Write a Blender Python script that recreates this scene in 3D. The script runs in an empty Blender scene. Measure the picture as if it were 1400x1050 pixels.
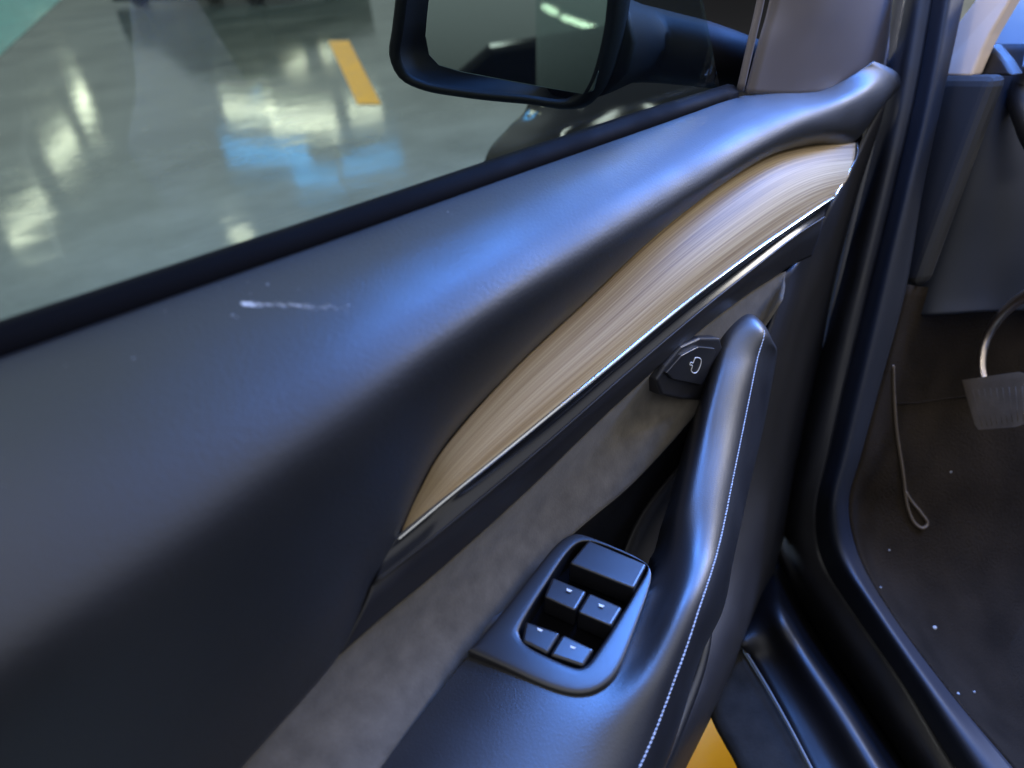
import bpy, bmesh, math, random
import numpy as np
from mathutils import Vector, Matrix
from mathutils.bvhtree import BVHTree
random.seed(7); rng = np.random.default_rng(7)
SC = bpy.context.scene
COL = SC.collection

# ------------------------------------------------------------------ camera
F, W0, H0 = 1001.0, 1400.0, 1050.0
CAM_Z, BELT_DROP = 1.20, 0.21
PITCH, ROLL, DOOR_AZ, CAR_AZ = map(math.radians, (34.0, -6.8, 47.6, -8.0))

def ray(x, y):
    r, u = x - W0/2, H0/2 - y
    c, s = math.cos(PITCH), math.sin(PITCH)
    r, u = r*math.cos(ROLL) - u*math.sin(ROLL), r*math.sin(ROLL) + u*math.cos(ROLL)
    return np.array([r, F*c + u*s, u*c - F*s])/F
O = np.array([0, 0, CAM_Z])
cam = bpy.data.cameras.new('camera'); co = bpy.data.objects.new('camera', cam); COL.objects.link(co)
_r = ray(W0/2+F, H0/2) - ray(W0/2, H0/2); _u = ray(W0/2, H0/2-F) - ray(W0/2, H0/2); _b = -ray(W0/2, H0/2)
co.matrix_world = Matrix([[_r[i], _u[i], _b[i], O[i]] for i in range(3)] + [[0, 0, 0, 1]])
cam.sensor_width = 36; cam.lens = 36*F/W0; cam.clip_start = 0.02; cam.clip_end = 300
cam.dof.use_dof = True; cam.dof.focus_distance = 0.74; cam.dof.aperture_fstop = 3.8
SC.camera = co

# ------------------------------------------------------------------ world, lamps, exposure
SC.view_settings.view_transform = 'Standard'; SC.view_settings.look = 'None'
SC.view_settings.exposure = 0; SC.view_settings.gamma = 1
world = bpy.data.worlds.new('World'); SC.world = world; world.use_nodes = True
bg = world.node_tree.nodes['Background']
wn = world.node_tree                       # dim garage: dark walls round about, a lighter ceiling above
tcw = wn.nodes.new('ShaderNodeTexCoord'); sx = wn.nodes.new('ShaderNodeSeparateXYZ'); wr = wn.nodes.new('ShaderNodeValToRGB')
wn.links.new(tcw.outputs['Generated'], sx.inputs[0]); wn.links.new(sx.outputs['Z'], wr.inputs['Fac']); wn.links.new(wr.outputs[0], bg.inputs['Color'])
we = wr.color_ramp.elements; we[0].position = 0; we[0].color = (.085, .09, .09, 1); we[1].position = .45; we[1].color = (.96, .97, 1, 1)
bg.inputs['Strength'].default_value = 0.95

def area(name, loc, target, sx, sy, power, col):
    l = bpy.data.lights.new(name, 'AREA'); l.shape = 'RECTANGLE'; l.size = sx; l.size_y = sy
    l.energy = power; l.color = col
    o = bpy.data.objects.new(name, l); COL.objects.link(o); o.location = loc
    o.rotation_euler = (Vector(target) - Vector(loc)).to_track_quat('-Z', 'Y').to_euler()
    return o
area('blue_lamp', (0.86, 1.75, 3.0), (0.05, 0.5, 0.75), 1.0, 0.7, 118, (0.07, 0.27, 1.0))
area('blue_lamp', (2.45, 2.1, 2.35), (0.34, 0.85, 0.97), 1.0, 0.6, 150, (0.07, 0.27, 1.0))
area('passenger_side_lamp', (2.95, 1.8, 1.95), (0.3, 0.75, 0.85), 1.3, 0.38, 46, (1.0, 0.95, 0.88))

# ------------------------------------------------------------------ places: door planes, body planes, level planes
D = np.array([math.sin(DOOR_AZ), math.cos(DOOR_AZ), 0]); N = np.array([D[1], -D[0], 0]); Z = np.array([0, 0, 1.0])
M = np.array([math.cos(CAR_AZ), -math.sin(CAR_AZ), 0]); FWD = np.array([math.sin(CAR_AZ), math.cos(CAR_AZ), 0])
_d = ray(1010, 130); B = O - BELT_DROP/_d[2]*_d          # front end of the belt line

def at(x, y, w):       # point on the vertical plane w metres inboard of the belt line
    q = ray(x, y); return O + (w + np.dot(B-O, N))/np.dot(q, N)*q
def lv(x, y, v):       # point on the level plane v metres above the belt line
    q = ray(x, y); return O + (B[2] + v - O[2])/q[2]*q
def gz(x, y, z):
    q = ray(x, y); return O + (z - O[2])/q[2]*q
def bd(x, y, q0):      # point on the vertical plane along the car body
    q0 = q0 + .26*min(max((690-y)/690, 0), 1.15)       # the pillar leans inboard as it rises
    q = ray(x, y); return O + (q0 - np.dot(O, M))/np.dot(q, M)*q
def far(x, y, Y):
    q = ray(x, y); return O + Y/q[1]*q

# ------------------------------------------------------------------ mesh helpers
def tag(o, label=None, cat=None, group=None, kind=None):
    if label: o['label'] = label
    if cat: o['category'] = cat
    if group: o['group'] = group
    if kind: o['kind'] = kind
    return o
def empty(name, loc, label, cat, group=None):
    o = bpy.data.objects.new(name, None); COL.objects.link(o); o.location = loc; o.empty_display_size = .1
    return tag(o, label, cat, group)
def wloc(o):
    p = Vector((0, 0, 0))
    while o is not None: p += o.location; o = o.parent
    return p
def mesh(name, verts, faces, mat, parent=None, smooth=True, uvs=None, solid=0, bevel=0, loc=None):
    base = wloc(parent) if parent else Vector(loc if loc is not None else (0, 0, 0))
    me = bpy.data.meshes.new(name)
    me.from_pydata([tuple(Vector(v) - base) for v in verts], [], [tuple(f) for f in faces])
    me.update()
    if uvs is not None:
        ul = me.uv_layers.new(name='UVMap')
        for lp in me.loops: ul.data[lp.index].uv = uvs[lp.vertex_index]
    if smooth: me.polygons.foreach_set('use_smooth', [True]*len(me.polygons))
    me.materials.append(mat)
    o = bpy.data.objects.new(name, me); COL.objects.link(o)
    if parent: o.parent = parent
    elif loc is not None: o.location = loc
    if solid:
        m = o.modifiers.new('solid', 'SOLIDIFY'); m.thickness = solid; m.offset = -1
    if bevel:
        m = o.modifiers.new('bevel', 'BEVEL'); m.width = bevel; m.segments = 3; m.limit_method = 'ANGLE'; m.angle_limit = math.radians(35)
    return o
def crv(pts, n):
    """smooth curve through points (centripetal Catmull-Rom), n samples evenly spread by length"""
    P = np.array(pts, float)
    if len(P) == 2: return P[0] + np.linspace(0, 1, n)[:, None]*(P[1]-P[0])
    P = np.vstack([2*P[0]-P[1], P, 2*P[-1]-P[-2]])
    out = []
    for i in range(1, len(P)-2):
        p0, p1, p2, p3 = P[i-1:i+3]
        t0 = 0; t1 = t0+max(np.linalg.norm(p1-p0), 1e-6)**.5; t2 = t1+max(np.linalg.norm(p2-p1), 1e-6)**.5; t3 = t2+max(np.linalg.norm(p3-p2), 1e-6)**.5
        t = np.linspace(t1, t2, 24, endpoint=False)[:, None]
        A1 = (t1-t)/(t1-t0)*p0+(t-t0)/(t1-t0)*p1; A2 = (t2-t)/(t2-t1)*p1+(t-t1)/(t2-t1)*p2; A3 = (t3-t)/(t3-t2)*p2+(t-t2)/(t3-t2)*p3
        B1 = (t2-t)/(t2-t0)*A1+(t-t0)/(t2-t0)*A2; B2 = (t3-t)/(t3-t1)*A2+(t-t1)/(t3-t1)*A3
        out.append((t2-t)/(t2-t1)*B1+(t-t1)/(t2-t1)*B2)
    Q = np.vstack(out+[P[-2][None]])
    L = np.r_[0, np.cumsum(np.linalg.norm(np.diff(Q, axis=0), axis=1))]
    s = np.linspace(0, L[-1], n)
    return np.stack([np.interp(s, L, Q[:, k]) for k in range(3)], 1)
def gridmesh(name, G, mat, parent=None, solid=0.003, close=False, loc=None, smooth=True, flip=None):
    n, m = G.shape[:2]
    verts = G.reshape(-1, 3); faces = []
    for i in range(n-1):
        for j in range(m-1 if not close else m):
            faces.append((i*m+j, i*m+(j+1) % m, (i+1)*m+(j+1) % m, (i+1)*m+j))
    us = np.r_[0, np.cumsum(np.linalg.norm(np.diff(G.mean(1), axis=0), axis=1))]
    vs = np.r_[0, np.cumsum(np.linalg.norm(np.diff(G.mean(0), axis=0), axis=1))]
    uvs = [(us[i], vs[j]) for i in range(n) for j in range(m)]
    if flip is None:       # face the camera side
        c = G[n//2, m//2]; nn = np.cross(G[n//2, min(m//2+1, m-1)] - G[n//2, m//2-1], G[min(n//2+1, n-1), m//2] - G[n//2-1, m//2])
        flip = np.dot(nn, O - c) < 0
    if flip: faces = [f[::-1] for f in faces]
    return mesh(name, verts, faces, mat, parent, smooth, uvs, solid, loc=loc)
def smooth1(G, axis, it=2):
    for _ in range(it):
        H = G.copy()
        if axis == 0: H[1:-1] = .25*G[:-2]+.5*G[1:-1]+.25*G[2:]
        else: H[:, 1:-1] = .25*G[:, :-2]+.5*G[:, 1:-1]+.25*G[:, 2:]
        G = H
    return G
def surf(rows, n, m, soften=0):
    """rows: list of curves (each a list of points with equal station count); interpolate along then across"""
    A = np.array([_stations(r, n) for r in rows])             # rows x n x 3
    G = np.array([crv(A[:, i], m) for i in range(n)])         # n x m x 3
    if soften: G = smooth1(smooth1(G, 0, soften), 1, soften)
    return G
def _stations(pts, n):
    P = np.array(pts, float); k = len(P)
    t = np.linspace(0, k-1, n); out = np.empty((n, 3))
    E = np.vstack([2*P[0]-P[1], P, 2*P[-1]-P[-2]])
    for a, tt in enumerate(t):
        i = min(int(tt), k-2); f = tt-i; p0, p1, p2, p3 = E[i:i+4]
        out[a] = .5*((2*p1)+(-p0+p2)*f+(2*p0-5*p1+4*p2-p3)*f*f+(-p0+3*p1-3*p2+p3)*f**3)
    return out
def tube(name, pts, rad, mat, parent=None, seg=12, n=60, loc=None, up=None, flat=1.0):
    C = crv(pts, n); rad = np.array(rad if np.ndim(rad) else [rad, rad], float)
    R = np.interp(np.linspace(0, 1, n), np.linspace(0, 1, len(rad)), rad)
    T = np.gradient(C, axis=0); T /= np.linalg.norm(T, axis=1)[:, None]
    u = np.array(up if up is not None else Z, float)
    verts, faces = [], []
    for i in range(n):
        a = u - T[i]*np.dot(u, T[i]); a /= np.linalg.norm(a); b = np.cross(T[i], a)
        for k in range(seg):
            t = 2*math.pi*k/seg; verts.append(C[i] + R[i]*(a*math.cos(t)*flat + b*math.sin(t)))
    for i in range(n-1):
        for k in range(seg): faces.append((i*seg+k, i*seg+(k+1) % seg, (i+1)*seg+(k+1) % seg, (i+1)*seg+k))
    faces.append(tuple(range(seg))[::-1]); faces.append(tuple((n-1)*seg+k for k in range(seg)))
    return mesh(name, verts, faces, mat, parent, loc=loc)
def slab(name, top, down, mat, parent=None, bevel=0.001, loc=None, smooth=False):
    """closed prism: polygon 'top' (3D points) pushed by vector 'down'"""
    top = [np.array(p) for p in top]; n = len(top); dn = np.array(down, float)
    nrm = sum((np.cross(top[i]-top[0], top[(i+1) % n]-top[0]) for i in range(1, n-1)), np.zeros(3))
    if np.dot(nrm, -dn) < 0: top = top[::-1]
    v = top + [p+dn for p in top]
    f = [tuple(range(n)), tuple(range(2*n-1, n-1, -1))] + [(i, n+i, n+(i+1) % n, (i+1) % n) for i in range(n)]
    return mesh(name, v, f, mat, parent, smooth, bevel=bevel, loc=loc)
def boxm(name, c, sz, mat, parent=None, rz=0, bevel=.004, loc=None):
    a = np.array([math.cos(rz), math.sin(rz), 0]); b = np.array([-math.sin(rz), math.cos(rz), 0]); c = np.array(c, float)
    top = [c+a*sx*sz[0]/2+b*sy*sz[1]/2+Z*sz[2]/2 for sx, sy in ((-1, -1), (1, -1), (1, 1), (-1, 1))]
    return slab(name, top, (0, 0, -sz[2]), mat, parent, bevel, loc)

# ------------------------------------------------------------------ materials
def mat(name, col, rough=.5, spec=.5, metal=0, bump=None, var=None, coat=0, emit=None, sheen=0, tint=None):
    m = bpy.data.materials.new(name); m.use_nodes = True; nt = m.node_tree; b = nt.nodes['Principled BSDF']
    b.inputs['Base Color'].default_value = (*col, 1); b.inputs['Roughness'].default_value = rough
    b.inputs['Specular IOR Level'].default_value = spec; b.inputs['Metallic'].default_value = metal
    b.inputs['Coat Weight'].default_value = coat; b.inputs['Coat Roughness'].default_value = .05
    b.inputs['Sheen Weight'].default_value = sheen
    if emit: b.inputs['Emission Color'].default_value = (*emit[0], 1); b.inputs['Emission Strength'].default_value = emit[1]
    tc = nt.nodes.new('ShaderNodeTexCoord')
    if var:        # (scale, amount)
        n = nt.nodes.new('ShaderNodeTexNoise'); n.inputs['Scale'].default_value = var[0]; n.inputs['Detail'].default_value = 6
        nt.links.new(tc.outputs['Object'], n.inputs['Vector'])
        r = nt.nodes.new('ShaderNodeMapRange'); r.inputs['From Min'].default_value = .3; r.inputs['From Max'].default_value = .7
        r.inputs['To Min'].default_value = 1-var[1]; r.inputs['To Max'].default_value = 1+var[1]
        nt.links.new(n.outputs['Fac'], r.inputs['Value'])
        x = nt.nodes.new('ShaderNodeVectorMath'); x.operation = 'SCALE'; x.inputs[0].default_value = col
        nt.links.new(r.outputs[0], x.inputs['Scale']); nt.links.new(x.outputs[0], b.inputs['Base Color'])
        r2 = nt.nodes.new('ShaderNodeMapRange'); r2.inputs['From Min'].default_value = .3; r2.inputs['From Max'].default_value = .7
        r2.inputs['To Min'].default_value = rough*.88; r2.inputs['To Max'].default_value = min(1, rough*1.12)
        nt.links.new(n.outputs['Fac'], r2.inputs['Value']); nt.links.new(r2.outputs[0], b.inputs['Roughness'])
    if bump:       # (kind, scale, strength, distance)
        if bump[0] == 'grain':
            n = nt.nodes.new('ShaderNodeTexVoronoi'); n.feature = 'SMOOTH_F1'; out = n.outputs['Distance']
        else:
            n = nt.nodes.new('ShaderNodeTexNoise'); n.inputs['Detail'].default_value = 4; out = n.outputs['Fac']
        n.inputs['Scale'].default_value = bump[1]; nt.links.new(tc.outputs['Object'], n.inputs['Vector'])
        bp = nt.nodes.new('ShaderNodeBump'); bp.inputs['Strength'].default_value = bump[2]; bp.inputs['Distance'].default_value = bump[3]
        nt.links.new(out, bp.inputs['Height']); nt.links.new(bp.outputs[0], b.inputs['Normal'])
    return m
M_SOFT = mat('soft_grain_plastic', (.007, .007, .008), .52, .75, bump=('grain', 620, .4, .0005), var=(9, .10))
M_LEATHER = mat('black_leather', (.011, .011, .013), .40, 1.0, bump=('grain', 900, .22, .0005), var=(14, .08))
M_PLASTIC = mat('black_plastic', (.016, .016, .020), .45, .5, bump=('noise', 900, .12, .0004), var=(20, .1))
M_SWITCH = mat('switch_plastic', (.010, .010, .012), .36, .9, bump=('noise', 1500, .08, .0003))
M_GLOSS = mat('gloss_trim', (.010, .011, .015), .22, .5, var=(30, .1))
M_RUBBER = mat('black_rubber', (.003, .003, .004), .65, .04, bump=('noise', 500, .1, .0005), var=(20, .1))
M_SUEDE = mat('grey_suede', (.118, .104, .086), .95, .12, sheen=.15, bump=('noise', 400, .35, .0008), var=(60, .20))
M_SAIL = mat('warm_grey_plastic', (.11, .095, .10), .5, .5, bump=('noise', 700, .1, .0004), var=(8, .08))
M_MATT = mat('matt_black_housing', (.004, .004, .005), .6, .15)
M_CHROME = mat('brushed_metal', (.72, .74, .76), .18, .5, 1)
M_PAINT = mat('black_paint', (.004, .004, .005), .08, .2)
M_DUSTP = mat('dusty_black_paint', (.014, .015, .020), .36, .6, coat=.1, var=(10, .2))
M_CARPET = mat('brown_carpet', (.024, .018, .013), .98, .05, bump=('noise', 350, .8, .003), var=(10, .35))
M_DASH = mat('navy_dash_plastic', (.012, .015, .025), .55, .4, var=(6, .15))
M_DASH2 = mat('dash_end_plastic', (.020, .019, .020), .7, .5, var=(6, .1))
M_BEIGE = mat('beige_trim', (.86, .68, .55), .6, .4, var=(9, .05))
M_WHITE = mat('white_print', (.75, .76, .78), .5)
M_DUST = mat('white_dust', (.55, .55, .56), .9)
M_THREAD = mat('grey_thread', (.46, .47, .50), .75)
M_PAD = mat('pedal_rubber', (.115, .085, .055), .85, .4, bump=('noise', 300, .4, .001), var=(30, .2))
M_CORD = mat('beige_cord', (.15, .115, .085), .9)
M_MIRROR = mat('mirror_silver', (.50, .56, .54), .015, .5, 1)
M_TUBE = mat('lit_tube', (.9, .9, .9), .4, emit=((1, .94, .70), 8.5))
M_TUBEW = mat('bright_lit_tube', (.9, .9, .9), .4, emit=((1, .98, .92), 60))
M_TUBEB = mat('lit_blue_strip', (.3, .5, .9), .4, emit=((.10, .46, 1.0), 6.5))
M_STEEL = mat('white_steel', (.7, .7, .7), .5)

def wood():
    m = mat('pale_open_pore_wood', (.4, .3, .2), .48, .33); nt = m.node_tree; b = nt.nodes['Principled BSDF']
    uv = nt.nodes.new('ShaderNodeUVMap'); mp = nt.nodes.new('ShaderNodeMapping'); mp.inputs['Scale'].default_value = (3.0, 640, 1)
    nt.links.new(uv.outputs[0], mp.inputs['Vector'])
    n = nt.nodes.new('ShaderNodeTexNoise'); n.inputs['Scale'].default_value = 1; n.inputs['Detail'].default_value = 5; n.inputs['Distortion'].default_value = .08
    nt.links.new(mp.outputs[0], n.inputs['Vector'])
    mp2 = nt.nodes.new('ShaderNodeMapping'); mp2.inputs['Scale'].default_value = (1.2, 90, 1); nt.links.new(uv.outputs[0], mp2.inputs['Vector'])
    n2 = nt.nodes.new('ShaderNodeTexNoise'); n2.inputs['Detail'].default_value = 3; n2.inputs['Scale'].default_value = 1; nt.links.new(mp2.outputs[0], n2.inputs['Vector'])
    mx = nt.nodes.new('ShaderNodeMath'); mx.operation = 'MULTIPLY_ADD'; mx.inputs[1].default_value = .78
    sc = nt.nodes.new('ShaderNodeMath'); sc.operation = 'MULTIPLY'; sc.inputs[1].default_value = .22
    nt.links.new(n2.outputs['Fac'], sc.inputs[0]); nt.links.new(n.outputs['Fac'], mx.inputs[0]); nt.links.new(sc.outputs[0], mx.inputs[2])
    cr = nt.nodes.new('ShaderNodeValToRGB'); e = cr.color_ramp.elements
    e[0].position = .30; e[0].color = (.17, .105, .052, 1); e[1].position = .66; e[1].color = (.60, .465, .27, 1)
    x = cr.color_ramp.elements.new(.47); x.color = (.40, .28, .145, 1)
    nt.links.new(mx.outputs[0], cr.inputs['Fac']); nt.links.new(cr.outputs[0], b.inputs['Base Color'])
    bp = nt.nodes.new('ShaderNodeBump'); bp.inputs['Strength'].default_value = .35; bp.inputs['Distance'].default_value = .0006
    nt.links.new(n.outputs['Fac'], bp.inputs['Height']); nt.links.new(bp.outputs[0], b.inputs['Normal'])
    return m
M_WOOD = wood()

def glass():
    m = bpy.data.materials.new('tinted_window_glass'); m.use_nodes = True; nt = m.node_tree; nt.nodes.clear()
    out = nt.nodes.new('ShaderNodeOutputMaterial'); mx = nt.nodes.new('ShaderNodeMixShader')
    tr = nt.nodes.new('ShaderNodeBsdfTransparent'); tr.inputs['Color'].default_value = (.80, .88, .86, 1)
    gl = nt.nodes.new('ShaderNodeBsdfGlossy'); gl.inputs['Roughness'].default_value = .01; gl.inputs['Color'].default_value = (.9, .95, .95, 1)
    fr = nt.nodes.new('ShaderNodeFresnel'); ge = nt.nodes.new('ShaderNodeNewGeometry'); mr = nt.nodes.new('ShaderNodeMapRange')
    mr.inputs['To Min'].default_value = 1.5; mr.inputs['To Max'].default_value = 1/1.5
    nt.links.new(ge.outputs['Backfacing'], mr.inputs['Value']); nt.links.new(mr.outputs[0], fr.inputs['IOR'])
    nt.links.new(fr.outputs[0], mx.inputs['Fac']); nt.links.new(tr.outputs[0], mx.inputs[1]); nt.links.new(gl.outputs[0], mx.inputs[2])
    nt.links.new(mx.outputs[0], out.inputs['Surface']); return m
M_GLASS = glass()

def floormat():
    m = bpy.data.materials.new('grey_green_epoxy'); m.use_nodes = True; nt = m.node_tree; b = nt.nodes['Principled BSDF']
    tc = nt.nodes.new('ShaderNodeTexCoord')
    n = nt.nodes.new('ShaderNodeTexNoise'); n.inputs['Scale'].default_value = 1.0; n.inputs['Detail'].default_value = 10; n.inputs['Roughness'].default_value = .62
    nt.links.new(tc.outputs['Object'], n.inputs['Vector'])
    cr = nt.nodes.new('ShaderNodeValToRGB'); e = cr.color_ramp.elements
    e[0].position = .36; e[0].color = (.085, .108, .094, 1); e[1].position = .66; e[1].color = (.200, .226, .200, 1)
    nt.links.new(n.outputs['Fac'], cr.inputs['Fac']); nt.links.new(cr.outputs[0], b.inputs['Base Color'])
    mr = nt.nodes.new('ShaderNodeMapRange'); mr.inputs['To Min'].default_value = .06; mr.inputs['To Max'].default_value = .16
    n3 = nt.nodes.new('ShaderNodeTexNoise'); n3.inputs['Scale'].default_value = 1.6; n3.inputs['Detail'].default_value = 6
    nt.links.new(tc.outputs['Object'], n3.inputs['Vector']); nt.links.new(n3.outputs['Fac'], mr.inputs['Value']); nt.links.new(mr.outputs[0], b.inputs['Roughness'])
    n2 = nt.nodes.new('ShaderNodeTexNoise'); n2.inputs['Scale'].default_value = 4.5; n2.inputs['Detail'].default_value = 3
    nt.links.new(tc.outputs['Object'], n2.inputs['Vector'])
    bp = nt.nodes.new('ShaderNodeBump'); bp.inputs['Strength'].default_value = .4; bp.inputs['Distance'].default_value = .005
    nt.links.new(n2.outputs['Fac'], bp.inputs['Height']); nt.links.new(bp.outputs[0], b.inputs['Normal'])
    b.inputs['Specular IOR Level'].default_value = .5
    return m
M_FLOOR = floormat()
M_YELLOW = mat('yellow_floor_paint', (.95, .46, .012), .45, .4, var=(5, .12))
M_TEAL = mat('teal_floor_paint', (.03, .26, .25), .3, .5, var=(2, .25))

# ------------------------------------------------------------------ the setting
def sheet(name, pts, z, m):
    v = [(p[0], p[1], z) for p in pts]
    o = mesh(name, v, [tuple(range(len(v)))], m, smooth=False)
    if o.data.polygons[0].normal.z < 0: o.data.flip_normals()
    return tag(o, kind='structure')
sheet('floor', [(-60, -40), (60, -40), (60, 90), (-60, 90)], 0, M_FLOOR)
p = [gz(x, y, 0) for x, y in ((449, 56), (477, 56), (521, 143), (489, 143))]
sheet('parking_line', p, .004, M_YELLOW)
p = [gz(x, y, 0) for x, y in ((968, 965), (1060, 1100), (1000, 1180), (880, 1100))]
sheet('parking_line', p, .004, M_YELLOW)
a0, a1 = gz(82, 0, 0), gz(0, 76, 0); dd = a0-a1
sheet('painted_zone', [a1-dd*.35, a0+dd, a0+dd+np.array([-14, 0, 0]), a1-dd*.35+np.array([-14, 0, 0])], .004, M_TEAL)

# ceiling tubes: housing + lit tube, seen through their reflections in the floor and the paint
def tube_light(a, b, m, label, group, width=.06):
    a, b = np.array(a, float), np.array(b, float); c = (a+b)/2
    t = empty('tube_light', c+Z*.06, label, 'ceiling light', group)
    tube('lit_tube', [a, b], width/2, m, t, seg=10, n=4)
    ax = (b-a)/np.linalg.norm(b-a); sd = np.cross(ax, Z)
    slab('housing', [a+sd*width*.9+Z*.09, b+sd*width*.9+Z*.09, b-sd*width*.9+Z*.09, a-sd*width*.9+Z*.09], (0, 0, -.05), M_STEEL, t, 0)
    return t
def refl(x, y, z=2.8):
    q = gz(x, y, -z); return np.array([q[0], q[1], z])
G1 = 'ceiling tubes beyond the frame'
tube_light(refl(312, 152), refl(374, 155), M_TUBE, 'white ceiling tube mirrored as the left part of the wide floor streak', G1, .26)
tube_light(refl(376, 166), refl(456, 168), M_TUBE, 'white ceiling tube mirrored as the middle of the wide floor streak', G1, .34)
tube_light(refl(478, 154), refl(520, 150), M_TUBE, 'white ceiling tube mirrored by the end of the yellow floor line', G1, .20)
tube_light(refl(116, 128), refl(113, 158), M_TUBE, 'white ceiling tube mirrored at the far left of the floor', G1, .24)
tube_light(refl(98, 186), refl(74, 222), M_TUBE, 'short white ceiling tube mirrored between two others in the floor', G1, .20)
tube_light(refl(60, 275), refl(18, 325), M_TUBE, 'white ceiling tube mirrored nearest the window seal at left', G1, .17)
tube_light(refl(312, 208), refl(420, 214), M_TUBEB, 'blue ceiling strip mirrored as the left blue patch in the floor', 'blue ceiling strips beyond the frame', .22)
tube_light(refl(405, 246), refl(462, 244), M_TUBEB, 'blue ceiling strip mirrored as the lowest blue patch in the floor', 'blue ceiling strips beyond the frame', .18)
tube_light(refl(470, 230), refl(548, 212), M_TUBEB, 'blue ceiling strip mirrored as the right blue patch in the floor', 'blue ceiling strips beyond the frame', .16)
tube_light(refl(320, 112), refl(352, 112), M_TUBEB, 'blue ceiling strip mirrored faintly above the white floor streak', 'blue ceiling strips beyond the frame', .10)
tube_light(refl(318, 322), refl(345, 328), M_TUBE, 'short white ceiling tube mirrored just over the window seal', G1, .16)

# ------------------------------------------------------------------ THE DOOR
base = B + D*.30 - N*.03; base[2] = 0
door = empty('car_door', base, 'open black car door with wood strip, suede insert and stitched pull handle', 'car door')

# upper soft panel -------------------------------------------------
S0 = [(-330,600),(-100,520),(60,464),(230,404),(380,352),(480,317),(590,278),(700,239),(800,204),(880,176),(945,153),(1000,134),(1060,126),(1130,121),(1196,84)]
S2 = [(-330,1130),(-100,985),(80,865),(260,738),(400,632),(500,558),(600,486),(700,418),(800,352),(880,300),(960,246),(1030,200),(1090,166),(1150,141),(1228,101)]
S4 = [(0,1430),(160,1245),(330,1050),(465,895),(510,800),(545,735),(600,620),(700,507),(800,413),(900,318),(985,252),(1050,214),(1110,199),(1168,194),(1214,133)]
w2 = [.135,.135,.134,.131,.126,.121,.112,.103,.094,.085,.075,.066,.059,.051,.042]
w4 = [.092,.09,.087,.082,.072,.063,.051,.045,.041,.037,.034,.033,.033,.034,.03]
w0 = [0]*12+[.004,.012,.03]
R0 = [at(x, y, w) for (x, y), w in zip(S0, w0)]
R2 = [at(x, y, w) for (x, y), w in zip(S2, w2)]
R4 = [at(x, y, w) for (x, y), w in zip(S4, w4)]
kk = [1]*8+[.9,.8,.65,.5,.35,.2,.1]
R1 = [a*.50+b*.50 + Z*.014*k for a, b, k in zip(R0, R2, kk)]
Rb = [a*.14+b*.86 + Z*.013*k for a, b, k in zip(R0, R2, kk)]
R3 = [(a+b)/2 + N*.010 for a, b in zip(R2, R4)]
R5 = [p - N*.02 for p in R4]
UG = surf([R0, R1, Rb, R2, R3, R4], 130, 72, 2)
upper = gridmesh('upper_panel', UG, M_SOFT, door, .004)

# belt seal and glass ----------------------------------------------
sb = [(-330,585),(0,470),(250,383),(500,296),(750,208),(900,156),(1008,120)]
bs = [at(x, y+4, 0) for x, y in sb]
hs = [.0085, .0085, .008, .0078, .0075, .007, .006]
G = np.array([[p - N*.016 + Z*(h-.004), p - N*.012 + Z*h, p - N*.004 + Z*h*.9, p + N*.002 - Z*.001, p + N*.003 - Z*.012] for p, h in zip(_stations(bs, 40), np.interp(np.linspace(0, 1, 40), np.linspace(0, 1, 7), hs))])
gridmesh('window_seal', G, M_RUBBER, door, .004)
g0 = bs[0] - N*.02 - D*.05 - Z*.05; g1 = B - N*.02 + D*.02 - Z*.05
gt = [(g0, g1)]
lean = -N*.0
gv = [g0, g1, g1 + Z*.55 + lean*.5 - D*.25, g0 + Z*.62 + lean*.55]
slab('window_glass', gv, -N*.004, M_GLASS, door, 0)
# front glass run: slim post at the sail panel
tube('glass_run', [at(1060,-120,-.004), at(1040,0,-.004), at(1026,62,-.002), at(1012,124,0)], .0042, M_SAIL, door, n=24)

# sail panel ---------------------------------------------------------
L = [at(x, y, w) for x, y, w in ((1078,-120,-.004),(1056,0,-.003),(1040,60,0),(1022,128,.002))]
C1 = [at(x, y, w) for x, y, w in ((1150,-120,.016),(1125,0,.016),(1112,60,.014),(1098,130,.012))]
C2 = [at(x, y, w) for x, y, w in ((1205,-120,.012),(1190,0,.012),(1184,55,.012),(1180,118,.012))]
Rr = [at(x, y, w) for x, y, w in ((1232,-120,-.02),(1220,0,-.02),(1216,50,-.02),(1214,110,-.02))]
gridmesh('sail_panel', surf([L, C1, C2, Rr], 30, 30, 2), M_SAIL, door, .004)

# wood trim, bright strip -------------------------------------------
WT = [(546,734),(573,672),(612,606),(700,507),(800,413),(900,318),(985,252),(1050,214),(1110,199),(1170,195)]
WB = [(545,736),(600,690),(655,645),(745,572),(845,490),(950,404),(1030,344),(1085,306),(1120,282),(1140,269)]
wt = [.066,.058,.052,.046,.042,.038,.035,.034,.034,.036]
wb = [.067,.074,.078,.082,.084,.085,.084,.082,.079,.076]
A_ = [at(x, y, w) for (x, y), w in zip(WT, wt)]; Bw = [at(x, y, w) for (x, y), w in zip(WB, wb)]
bl = [0,.4,.7,.8,.9,1,1,1,1,.8]
C_ = [a*.67+b*.33 + (N*.008+Z*.002)*k for a, b, k in zip(A_, Bw, bl)]
D_ = [a*.33+b*.67 + (N*.010)*k for a, b, k in zip(A_, Bw, bl)]
gridmesh('wood_trim', surf([A_, C_, D_, Bw], 110, 24, 1), M_WOOD, door, .004)
def strip(name, pix, w, h, t, m, n=70):
    P_ = _stations([at(x, y, ww) for (x, y), ww in zip(pix, w)], n)
    G = np.array([[p+Z*h/2-N*t, p+Z*h/2, p+N*t*.6, p-Z*h/2, p-Z*h/2-N*t] for p in P_])
    return gridmesh(name, G, m, door, .0)
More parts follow.
